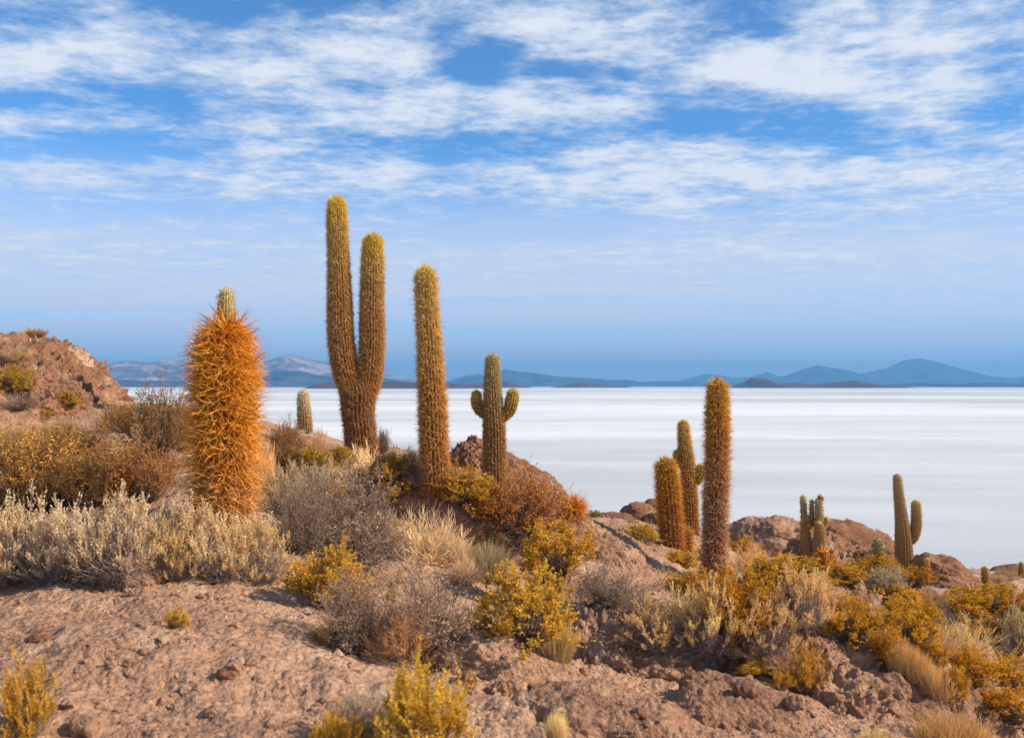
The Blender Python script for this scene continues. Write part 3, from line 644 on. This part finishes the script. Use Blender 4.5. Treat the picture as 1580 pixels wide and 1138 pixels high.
PL = [
 # left slope
 ('olive', 50, 785, 230, 118, 'large olive brown shrub at the left edge behind the pale shrubs', (1.2,1.05,.9)),
 ('olive', 155, 778, 170, 96, 'olive brown shrub in the middle of the brown thicket behind the pale row', (1.05,.85,.75)),
 ('olive', 226, 775, 110, 92, 'reddish brown leaning shrub left of the orange spined cactus', (.95,.72,.7)),
 ('olive', 30, 712, 130, 50, 'yellow brown shrub on the slope below the outcrop at the left edge', (1.1,1.05,1)),
 ('olive', 110, 700, 120, 48, 'small brown shrub on the slope under the middle of the outcrop', (1,.9,.9)),
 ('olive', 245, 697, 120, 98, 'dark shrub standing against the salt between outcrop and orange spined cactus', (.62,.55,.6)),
 ('olive', 185, 668, 70, 45, 'rusty shrub at the right foot of the outcrop', (1.1,.9,.8)),
 ('golden', 25, 607, 56, 42, 'golden shrub halfway up the outcrop at the left edge', (.8,.8,1)),
 ('twiggy', 28, 632, 62, 26, 'grey shrub under the golden one on the outcrop', (1.2,1.2,1.2)),
 ('wispy', 26, 556, 48, 26, 'dry tuft on the upper face of the outcrop', (.8,.75,.6)),
 ('olive', 54, 521, 44, 13, 'low tuft on the very top of the outcrop', (1.3,1.1,1)),
 ('golden', 65, 650, 34, 18, 'tiny golden tuft at the foot of the outcrop', (.9,.8,1)),
 ('golden', 105, 625, 34, 22, 'yellow tuft on the pale lower band of the outcrop', (.9,.9,1)),
 # pale row
 ('pale', 20, 893, 160, 118, 'pale shrub at the left end of the pale row', (1,1,1)),
 ('pale', 105, 892, 150, 108, 'second pale shrub from the left in the row', (1,1,1.05)),
 ('pale', 190, 886, 140, 116, 'third pale shrub in the row, with grey twigs below', (.97,.97,1)),
 ('pale', 268, 890, 84, 74, 'small yellowish clump in front of the pale row', (1.08,1.05,.75)),
 ('pale', 262, 868, 120, 92, 'pale shrub in the row behind the small yellowish clump', (.95,.95,1)),
 ('pale', 335, 888, 140, 100, 'pale shrub in front of the orange spined cactus', (1.03,1.0,.9)),
 ('pale', 402, 895, 112, 92, 'rightmost shrub of the pale row', (1,.98,.85)),
 ('wispy', 402, 760, 60, 100, 'tall dry tuft tucked behind the orange spined cactus', (1.1,1.0,.75)),
 ('twiggy', 150, 892, 120, 70, 'low grey twigs under the pale row', (1,1,1)),
 ('mustard', 45, 1136, 100, 122, 'mustard yellow shrub in the lower left corner', (.92,.82,1)),
 ('mustard', 272, 967, 46, 30, 'lone small yellow tuft on the bare ground at the left', (.95,.92,1.3)),
 # centre
 ('golden', 508, 938, 140, 96, 'golden orange clump in front of the big grey shrub', (.98,.92,1.2)),
 ('twiggy', 545, 872, 210, 160, 'biggest grey brown leafy shrub in the centre left', (1.15,1.1,1.1)),
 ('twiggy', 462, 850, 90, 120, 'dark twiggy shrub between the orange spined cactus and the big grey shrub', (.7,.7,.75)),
 ('wispy', 655, 868, 150, 74, 'wispy straw coloured shrub right of the big grey shrub', (1,1,.95)),
 ('wispy', 690, 872, 90, 48, 'short wispy tuft at the right end of the straw coloured shrub', (.95,.9,.8)),
 ('twiggy', 655, 1018, 190, 150, 'grey twig tangle in the lower centre', (1.45,1.3,1.2)),
 ('twiggy', 560, 1000, 150, 125, 'left half of the twig tangle below the golden orange clump', (1.25,1.05,.95)),
 ('wispy', 625, 1018, 120, 80, 'orange brown dead branches at the foot of the twig tangle', (.95,.76,.55)),
 ('golden', 808, 990, 165, 112, 'golden bush beside the straw tuft in the centre', (1,.98,1.1)),
 ('grass', 858, 1018, 76, 70, 'upright straw tuft right of the central golden bush', (1.1,1.1,.95)),
 ('golden', 860, 885, 130, 78, 'bright golden bush below the big boulder', (1,.9,.8)),
 ('golden', 765, 860, 52, 44, 'small golden clump left of the bright golden bush', (1,.92,.85)),
 ('golden', 826, 852, 64, 40, 'golden clump behind the bright golden bush', (1,.9,.8)),
 ('grass', 752, 892, 80, 66, 'grey straw tuft below the cracked slab', (.85,.9,1)),
 ('wispy', 715, 900, 60, 45, 'thin dry tuft at the lower end of the cracked slab', (.9,.85,.8)),
 ('twiggy', 932, 926, 120, 60, 'grey brown shrub on the lower edge of the long sloping rock', (1.05,.95,.95)),
 ('olive', 800, 825, 150, 92, 'rusty brown shrub in front of the cactus with stubby arms', (1.05,.72,.6)),
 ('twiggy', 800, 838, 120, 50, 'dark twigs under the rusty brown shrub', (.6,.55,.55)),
 ('golden', 722, 775, 110, 55, 'golden shrub at the foot of the cactus with stubby arms', (.9,.85,1)),
 ('golden', 745, 800, 50, 35, 'small golden clump between the cracked slab and the rusty shrub', (1,.92,1)),
 ('twiggy', 652, 758, 70, 62, 'dry grey skirt of twigs around the foot of the straight cactus', (1.2,.95,.8)),
 ('golden', 600, 742, 75, 40, 'golden shrub between the forked and the straight cactus', (.85,.8,.9)),
 ('olive', 632, 730, 40, 34, 'brown tuft left of the straight cactus', (.9,.8,.8)),
 ('wispy', 560, 728, 60, 40, 'straw tuft at the foot of the forked cactus', (1.05,1,.9)),
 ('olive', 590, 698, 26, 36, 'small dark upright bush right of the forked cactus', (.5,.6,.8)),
 ('golden', 525, 718, 50, 30, 'golden tuft left of the forked cactus foot', (.8,.78,.8)),
 ('olive', 440, 700, 60, 50, 'dark twiggy bush left of the small pale cactus', (.8,.7,.7)),
 ('wispy', 492, 702, 34, 38, 'thin dry stalks right of the small pale cactus', (.85,.75,.7)),
 ('golden', 478, 735, 90, 45, 'golden brown shrub below the small pale cactus', (.85,.82,.9)),
 ('olive', 425, 735, 80, 50, 'brown shrub right behind the orange spined cactus', (1.05,.9,.9)),
 ('pale', 495, 765, 100, 50, 'pale shrub on top of the big grey shrub', (.85,.85,.8)),
 ('pale', 445, 790, 80, 70, 'pale shrub between the orange spined cactus and the big grey shrub', (.8,.78,.7)),
 ('golden', 555, 755, 70, 32, 'amber shrub above the big grey shrub', (.85,.85,1)),
 ('mustard', 650, 1170, 180, 135, 'mustard yellow shrub at the bottom edge, centre', (1,.98,1)),
 ('mustard', 515, 1160, 95, 62, 'low mustard tuft at the bottom edge left of the larger one', (1.05,.95,1)),
 ('wispy', 560, 1130, 120, 70, 'grey dry stalks between the two mustard shrubs', (.6,.58,.6)),
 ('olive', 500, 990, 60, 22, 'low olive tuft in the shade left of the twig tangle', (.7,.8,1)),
 ('golden', 690, 765, 60, 34, 'golden tuft at the right foot of the straight cactus', (.95,.88,.9)),
 ('golden', 610, 765, 60, 26, 'low amber mat above the cracked slab', (.9,.8,.8)),
 ('pale', 600, 860, 70, 60, 'pale tuft leaning on the right side of the big grey shrub', (.85,.8,.75)),
 ('twiggy', 500, 800, 120, 70, 'dark twiggy shrub behind the big grey shrub', (.85,.8,.8)),
 ('golden', 520, 780, 80, 34, 'amber patch behind the big grey shrub', (.9,.85,.9)),
 ('olive', 450, 725, 60, 34, 'rusty tuft below the small pale cactus', (1.0,.8,.7)),
 ('mustard', 1100, 870, 60, 30, 'low yellow mat behind the tall right hand cactus', (.9,.85,.9)),
 ('golden', 1260, 935, 60, 34, 'golden tuft above the straw pale shrub', (1,.9,.8)),
 ('golden', 1515, 985, 60, 30, 'golden mat below the dark red rock', (1,.9,.7)),
 # right
 ('twiggy', 985, 960, 76, 42, 'grey brown shrub left of the pale shrubs on the right', (1.15,1,1)),
 ('pale', 1012, 992, 112, 60, 'long low pale shrub behind the wide ridged slab', (1.02,.93,.72)),
 ('pale', 1092, 1003, 122, 98, 'tallest pale yellow shrub in the right half', (1.1,1.05,.75)),
 ('golden', 1138, 985, 130, 108, 'deep golden bush right behind the tallest pale yellow shrub', (.96,.80,.7)),
 ('golden', 1072, 922, 90, 42, 'deep golden shrub at the left foot of the tall right hand cactus', (.92,.78,.7)),
 ('golden', 1112, 940, 84, 40, 'deep golden shrub in front of the tall right hand cactus', (.95,.8,.7)),
 ('golden', 1150, 1000, 60, 55, 'golden clump below the deep golden bush', (1,.9,.8)),
 ('pale', 1185, 1000, 100, 72, 'pale rounded shrub right of the golden clump', (1.08,.98,.75)),
 ('pale', 1238, 962, 100, 82, 'straw pale shrub left of the broad red sloping rock', (1.08,.96,.72)),
 ('wispy', 1160, 885, 80, 42, 'straw tuft right of the tall right hand cactus', (1.05,.95,.7)),
 ('golden', 1200, 920, 110, 62, 'golden bush between the tall right hand cactus and the broad red rock', (1,.92,.9)),
 ('golden', 1152, 858, 50, 30, 'small golden clump on the skyline right of the tall right hand cactus', (.95,.85,.8)),
 ('golden', 1225, 886, 110, 28, 'low golden mat in front of the rounded boulder', (.9,.82,.9)),
 ('golden', 1315, 988, 92, 68, 'golden shrub at the lower end of the broad red rock', (1,.9,.7)),
 ('golden', 1400, 995, 100, 70, 'golden shrub with dark base right of the broad red rock', (1,.92,.8)),
 ('golden', 1420, 962, 60, 40, 'golden clump climbing the broad red rock', (1,.9,.8)),
 ('mustard', 1240, 1070, 78, 66, 'lone golden tuft between the rock slabs', (.9,.75,.7)),
 ('mustard', 1205, 1062, 40, 32, 'small tuft at the left side of the lone golden tuft', (.85,.75,.7)),
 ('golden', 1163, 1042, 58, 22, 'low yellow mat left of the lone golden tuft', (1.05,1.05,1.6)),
 ('golden', 1375, 1018, 60, 50, 'amber clump on top of the largest layered slab', (1,.85,.7)),
 ('grass', 1385, 1035, 46, 58, 'uppermost of the straw grass tufts along the right side of the largest layered slab', (1.1,1,.8)),
 ('grass', 1410, 1050, 50, 62, 'second highest straw grass tuft along the right side of the largest layered slab', (1.15,1,.75)),
 ('grass', 1432, 1066, 46, 54, 'third straw grass tuft down along the right side of the largest layered slab', (1.1,1,.8)),
 ('wispy', 1455, 1084, 46, 46, 'lowest and thinnest straw tuft along the right side of the largest layered slab', (1.1,1,.75)),
 ('golden', 1470, 1078, 50, 50, 'golden clump at the lower end of the straw grass', (1,.88,.9)),
 ('golden', 1440, 1030, 50, 40, 'golden clump behind the straw grass', (1,.82,.7)),
 ('wispy', 1480, 1015, 120, 58, 'wide straw tuft above the dead branches on the right', (.95,.95,.75)),
 ('wispy', 1440, 1000, 70, 40, 'grey straw tuft at the left side of the wide one', (.9,.85,.75)),
 ('golden', 1500, 1052, 90, 48, 'golden shrub over the dark hollow at the right', (1,.85,.6)),
 ('golden', 1555, 1068, 90, 56, 'golden shrub at the right edge, lower one', (1,.88,.7)),
 ('twiggy', 1450, 1062, 80, 30, 'bleached dead branches in the dark hollow', (1,1,1)),
 ('golden', 1550, 1105, 110, 44, 'amber shrub near the lower right corner', (.95,.75,.6)),
 ('pale', 1572, 1000, 60, 62, 'pale green shrub at the right edge below the reddish cactus', (.85,.9,.7)),
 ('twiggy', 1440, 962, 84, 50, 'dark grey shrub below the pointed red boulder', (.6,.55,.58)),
 ('wispy', 1432, 968, 40, 22, 'small straw clump in front of the dark grey shrub', (.95,.85,.7)),
 ('golden', 1492, 962, 100, 46, 'golden shrub left of the reddish cactus', (1,.9,.6)),
 ('golden', 1540, 940, 90, 38, 'golden shrub behind the reddish cactus', (1,.92,.6)),
 ('golden', 1485, 932, 70, 26, 'golden shrub at the right foot of the pointed red boulder', (1,.9,.6)),
 ('pale', 1366, 908, 72, 32, 'low round pale green shrub left of the pointed red boulder', (.7,.78,.75)),
 ('golden', 1410, 903, 70, 30, 'dark golden shrub at the left side of the pointed red boulder', (.85,.72,.6)),
 ('golden', 1350, 884, 90, 26, 'golden shrub below the short pale cactus', (.9,.8,.7)),
 ('golden', 1385, 925, 80, 24, 'golden strip below the low round pale green shrub', (1,.88,.7)),
 ('golden', 1300, 894, 80, 24, 'golden strip right of the small glowing orange cactus', (.95,.85,.7)),
 ('golden', 1265, 910, 60, 26, 'golden clump at the upper edge of the broad red rock', (1,.9,.8)),
 ('pale', 1552, 893, 40, 14, 'upper one of two low tufts beside the skyline cactus on the right', (.8,.75,.6)),
 ('pale', 1546, 906, 32, 18, 'lower one of two low tufts beside the skyline cactus on the right', (.85,.75,.6)),
 ('golden', 918, 797, 24, 10, 'tiny green tuft on the ridge right of the tiny orange cactus', (.5,.75,1)),
 ('golden', 990, 835, 60, 26, 'small golden shrub left of the orange column', (.9,.85,.8)),
 ('golden', 1050, 872, 60, 22, 'golden mat at the foot of the orange column', (1,.9,.7)),
 ('grass', 1470, 1160, 130, 66, 'straw grass at the bottom edge in the right corner', (1.1,1,.8)),
 ('grass', 1350, 1165, 60, 45, 'thin straw grass at the bottom edge on the right', (1.05,1,.8)),
 ('grass', 860, 1150, 40, 60, 'sparse straw stalks at the bottom edge near the middle', (1.1,1.05,.8)),
 ('wispy', 1150, 1010, 60, 22, 'low dry mat under the deep golden bush', (.7,.62,.55)),
 ('wispy', 1210, 1030, 60, 24, 'pale dry mat right of the small cracked ledge', (1,.9,.8)),
]
YG = {(918,797):22, (590,698):19, (54,521):18.5}
for (kd, px, py, ww, hh, lb, ti) in PL:
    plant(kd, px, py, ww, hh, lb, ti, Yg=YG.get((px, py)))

# ------------------------------------------------------------------ ground litter: pebbles and dry ground cover
def scatter(n, seed, ylo, yhi, dens):
    r_ = np.random.default_rng(seed); out_ = []
    while len(out_) < n:
        Y = math.exp(r_.uniform(math.log(ylo), math.log(yhi))); X = r_.uniform(-.62, .62) * Y
        if r_.random() < dens(X, Y): out_.append((X, Y))
    return out_
D0, F0 = ico(1); pb = MB(); r_ = np.random.default_rng(99)
for X, Y in scatter(9000, 5, 3.2, 22, lambda x, y: .3 + .7 * (perlin(np.array([[x * 1.2, y * 1.2, 0]]))[0] > 0)):
    p = drop(X, Y); sz = min(.040, .0095 * math.exp(r_.normal(0, .62))) * (1 + Y * .05)
    V = D0 * np.array([1, .8, .6]) * sz * (1 + .3 * r_.normal(0, 1, (len(D0), 1)) * .6)
    ca, sa = math.cos(X * 9), math.sin(X * 9); V = V @ np.array([[ca, -sa, 0], [sa, ca, 0], [0, 0, 1]])
    pb.add(V + np.array(p), [F0], np.array([.42, .30, .23]) * math.exp(r_.normal(0, .25)))
o = link('pebbles', pb.mesh('pebbles'), M_ground); tag(o, 'small pebbles and crumbs scattered over the bare ground', 'pebbles', kind='stuff')
gc = MB()
def veg(x, y):
    px = x / y * F + 790
    d = .05 + .8 * (y > 9.5) * (perlin(np.array([[x * .5, y * .5, 4.]]))[0] > -.05)
    if y > 19: d *= .6
    return d
for X, Y in scatter(2600, 6, 6.5, 34, veg):
    p = drop(X, Y); n = 10
    if p.z < -9: continue
    az = r_.random(n) * 6.283; sz = .05 * math.exp(r_.normal(0, .4)) * (1 + Y * .03)
    Dd = norm(np.stack([np.cos(az), np.sin(az), .5 + 1.5 * r_.random(n)], 1))
    colr = (np.array([.55,.33,.06]), np.array([.58,.46,.26]), np.array([.30,.22,.15]))[int(r_.random() * 3)] * math.exp(r_.normal(0, .2))
    Vs, Fs, rp = spikes(np.array(p) + r_.normal(0, .03, (n, 3)) * [1, 1, .1], Dd, sz * (.6 + r_.random(n)), np.full(n, sz * .07))
    gc.add(Vs, Fs, colr)
o = link('ground_cover', gc.mesh('ground_cover'), M_leaf); tag(o, 'sparse dry stalks and seedlings between the shrubs', 'ground cover', kind='stuff')

r_ = np.random.default_rng(41); protos = []
for k in range(5):
    Dn, Fc = ico(3); V = Dn * np.array([1, .8, .62]) * (1 + .30 * fbm(Dn * 1.3 + k * 7, 3))[:, None] * (1 + .10 * fbm(Dn * 5 + k, 3, .6, True))[:, None]
    me = mesh_from('stone', V, [Fc], smooth=False); me.materials.append((M_ground, M_slab, M_rock)[k % 3]); protos.append(me)
for i, (X, Y) in enumerate(scatter(90, 12, 4.2, 9.5, lambda x, y: .25 + .75 * (perlin(np.array([[x * .9, y * .9, 7.]]))[0] > 0))):
    p = drop(X, Y); sz = .016 + .034 * r_.random() ** 2.2; o = link('stone', protos[i % 5], loc=(p.x, p.y, p.z + sz * .15))
    o.scale = (sz, sz, sz); o.rotation_euler = (r_.normal(0, .3), r_.normal(0, .3), r_.random() * 6.28)
    tag(o, 'small loose stone among many lying on the bare foreground', 'stone', 'small loose stones on the bare foreground')

# ------------------------------------------------------------------ salt flat
LZ = -30.0
M_salt, t, out = new_mat('salt')
g = t.n.new('ShaderNodeNewGeometry'); P = g.outputs['Position']
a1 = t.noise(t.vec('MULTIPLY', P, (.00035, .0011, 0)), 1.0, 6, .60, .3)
a2 = t.noise(t.vec('MULTIPLY', P, (.004, .010, 0)), 1.0, 5, .6, .3)
a3 = t.noise(t.vec('MULTIPLY', P, (.05, .16, 0)), 1.0, 4, .6, .5)
col = t.mix(t.smooth(a1, .40, .58), (.42, .46, .50), (.71, .73, .75))  # grey-blue against white: cloud shadow on the salt put into its colour
col = t.mix(t.math('MULTIPLY', t.smooth(a2, .52, .68), .22), col, (.93, .93, .93))
col = t.mix(t.math('MULTIPLY', t.smooth(a3, .58, .66), .40), col, (.40, .42, .44))
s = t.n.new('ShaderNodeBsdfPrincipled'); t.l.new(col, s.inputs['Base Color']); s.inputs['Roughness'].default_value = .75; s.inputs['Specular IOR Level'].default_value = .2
t.l.new(s.outputs[0], out.inputs[0])
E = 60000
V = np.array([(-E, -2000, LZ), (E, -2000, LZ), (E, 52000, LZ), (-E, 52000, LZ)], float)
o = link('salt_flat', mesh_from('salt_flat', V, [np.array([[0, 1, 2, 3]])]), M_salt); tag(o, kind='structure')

# ------------------------------------------------------------------ mountains
def mountain_mat(name, c0, c1):
    m, t, out = new_mat(name); g = t.n.new('ShaderNodeNewGeometry')
    n = t.noise(t.vec('SCALE', g.outputs['Position'], .001), 1.6, 6, .65, .4)
    s = t.n.new('ShaderNodeBsdfPrincipled'); t.l.new(t.mix(t.smooth(n, .4, .62), c0, c1), s.inputs['Base Color']); s.inputs['Roughness'].default_value = 1
    s.inputs['Specular IOR Level'].default_value = 0
    t.l.new(s.outputs[0], out.inputs[0]); return m
MM_far = mountain_mat('far_mountain_rock_hazed', (.02,.04,.08), (.10,.11,.14))  # blue of the distant haze and shading of the relief painted into the rock
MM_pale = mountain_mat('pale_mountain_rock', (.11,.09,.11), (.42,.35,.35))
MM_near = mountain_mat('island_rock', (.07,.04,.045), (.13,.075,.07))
def mountain(Y, prof, depth, mat, label, seed, name='mountain', rough=.6, cat='mountain'):
    """prof: (px, py) silhouette; depth in metres"""
    xs = np.array([(p[0] - 790) / F * Y for p in prof]); hs = np.array([(HZ - p[1]) / F * Y - LZ for p in prof])
    nx, ny = 300, 60
    X = np.linspace(xs[0], xs[-1], nx); H = np.interp(X, xs, hs)
    H = H * (1 + .07 * fbm(np.stack([X / Y * 60, X * 0 + seed * 3.3, X * 0], 1), 5, .6))
    vv = np.linspace(-1, 1, ny); GXm, Vm = np.meshgrid(X, vv); Hm = np.tile(H, (ny, 1))
    P = np.stack([GXm.ravel() / depth * 2.2, Vm.ravel() * 1.6 + seed, Hm.ravel() * 0 + seed * 2.], 1)
    rg = fbm(P * 2.2, 6, .6, True).reshape(ny, nx)
    body = np.clip(1 - np.abs(Vm) ** 1.25, 0, 1)
    Z = Hm * body * (1 - rough * (1 - body) * (1 - rg) * 1.4) + Hm * .04 * rg * body
    Z = LZ - 12 + np.maximum(Z, 0) + 12 * (body > .01)
    Yp = Y + Vm * depth * (.35 + .65 * np.clip(Hm / H.max(), 0, 1) ** .5) + (fbm(P * .7, 2).reshape(ny, nx)) * depth * .15
    ii = np.arange(nx * ny).reshape(ny, nx); Q = np.stack([ii[:-1, :-1], ii[:-1, 1:], ii[1:, 1:], ii[1:, :-1]], -1).reshape(-1, 4)
    o = link(name, mesh_from(name, np.stack([GXm.ravel(), Yp.ravel(), Z.ravel()], 1), [Q], smooth=True), mat)
    tag(o, label, cat, kind='structure'); return o
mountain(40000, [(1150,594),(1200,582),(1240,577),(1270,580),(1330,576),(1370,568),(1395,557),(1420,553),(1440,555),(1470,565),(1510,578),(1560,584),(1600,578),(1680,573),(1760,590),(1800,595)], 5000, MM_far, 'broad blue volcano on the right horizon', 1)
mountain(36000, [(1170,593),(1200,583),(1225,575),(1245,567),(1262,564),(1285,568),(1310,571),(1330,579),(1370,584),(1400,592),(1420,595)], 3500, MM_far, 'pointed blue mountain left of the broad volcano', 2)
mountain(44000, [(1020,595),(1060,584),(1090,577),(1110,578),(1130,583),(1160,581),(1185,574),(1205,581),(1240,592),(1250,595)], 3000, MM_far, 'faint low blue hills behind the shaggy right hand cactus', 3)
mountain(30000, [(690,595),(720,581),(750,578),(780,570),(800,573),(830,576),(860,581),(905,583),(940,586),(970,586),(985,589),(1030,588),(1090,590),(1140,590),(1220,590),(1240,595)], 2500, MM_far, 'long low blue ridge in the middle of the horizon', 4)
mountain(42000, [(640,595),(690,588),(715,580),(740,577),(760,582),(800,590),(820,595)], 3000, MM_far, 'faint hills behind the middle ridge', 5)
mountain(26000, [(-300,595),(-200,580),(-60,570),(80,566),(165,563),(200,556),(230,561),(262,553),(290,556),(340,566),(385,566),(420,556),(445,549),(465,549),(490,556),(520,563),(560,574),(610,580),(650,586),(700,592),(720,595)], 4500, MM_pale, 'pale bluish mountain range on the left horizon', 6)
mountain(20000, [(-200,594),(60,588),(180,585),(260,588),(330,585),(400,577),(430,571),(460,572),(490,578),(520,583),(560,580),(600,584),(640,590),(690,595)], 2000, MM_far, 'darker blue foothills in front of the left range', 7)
mountain(10500, [(478,598),(492,591),(520,588),(560,590),(600,589),(645,590),(680,588),(700,592),(740,596),(760,598)], 700, MM_near, 'low dark island behind the forked cactus', 8)
mountain(14000, [(700,597),(730,592),(760,590),(785,588),(805,594),(820,597)], 700, MM_near, 'low dark island behind the cactus with stubby arms', 9)
mountain(15000, [(850,597.2),(870,594),(890,590),(905,590),(925,593),(950,595),(975,597.2)], 600, MM_near, 'small dark island in the middle of the horizon', 10)
mountain(13000, [(1130,597.5),(1145,591),(1158,583),(1172,582),(1185,586),(1200,592),(1230,590),(1255,593),(1290,590),(1320,587),(1340,590),(1380,596),(1400,597.5)], 900, MM_near, 'dark purple islands on the right horizon, the left peak highest', 11)
mountain(18000, [(1330,596),(1400,591),(1480,592),(1540,590),(1600,592),(1700,596)], 900, MM_far, 'low blue shore below the broad volcano', 12)

# ------------------------------------------------------------------ haze
bm = bmesh.new(); bmesh.ops.create_cube(bm, size=1)
me = bpy.data.meshes.new('haze'); bm.to_mesh(me); bm.free()
hz = link('haze', me); tag(hz, 'thin blue haze filling the air over the salt flat', 'haze', kind='stuff')
x0, x1, y0, y1, z0, z1 = -62000, 62000, -3000, 54000, LZ - 45, 1100
hz.location = ((x0 + x1) / 2, (y0 + y1) / 2, (z0 + z1) / 2); hz.scale = (x1 - x0, y1 - y0, z1 - z0)
m, t, out = new_mat('haze_air'); vol = t.n.new('ShaderNodeVolumePrincipled')
vol.inputs['Color'].default_value = (.20, .54, 1.0, 1); vol.inputs['Density'].default_value = 4.0e-5
vol.inputs['Anisotropy'].default_value = .1
t.l.new(vol.outputs[0], out.inputs['Volume']); me.materials.append(m)
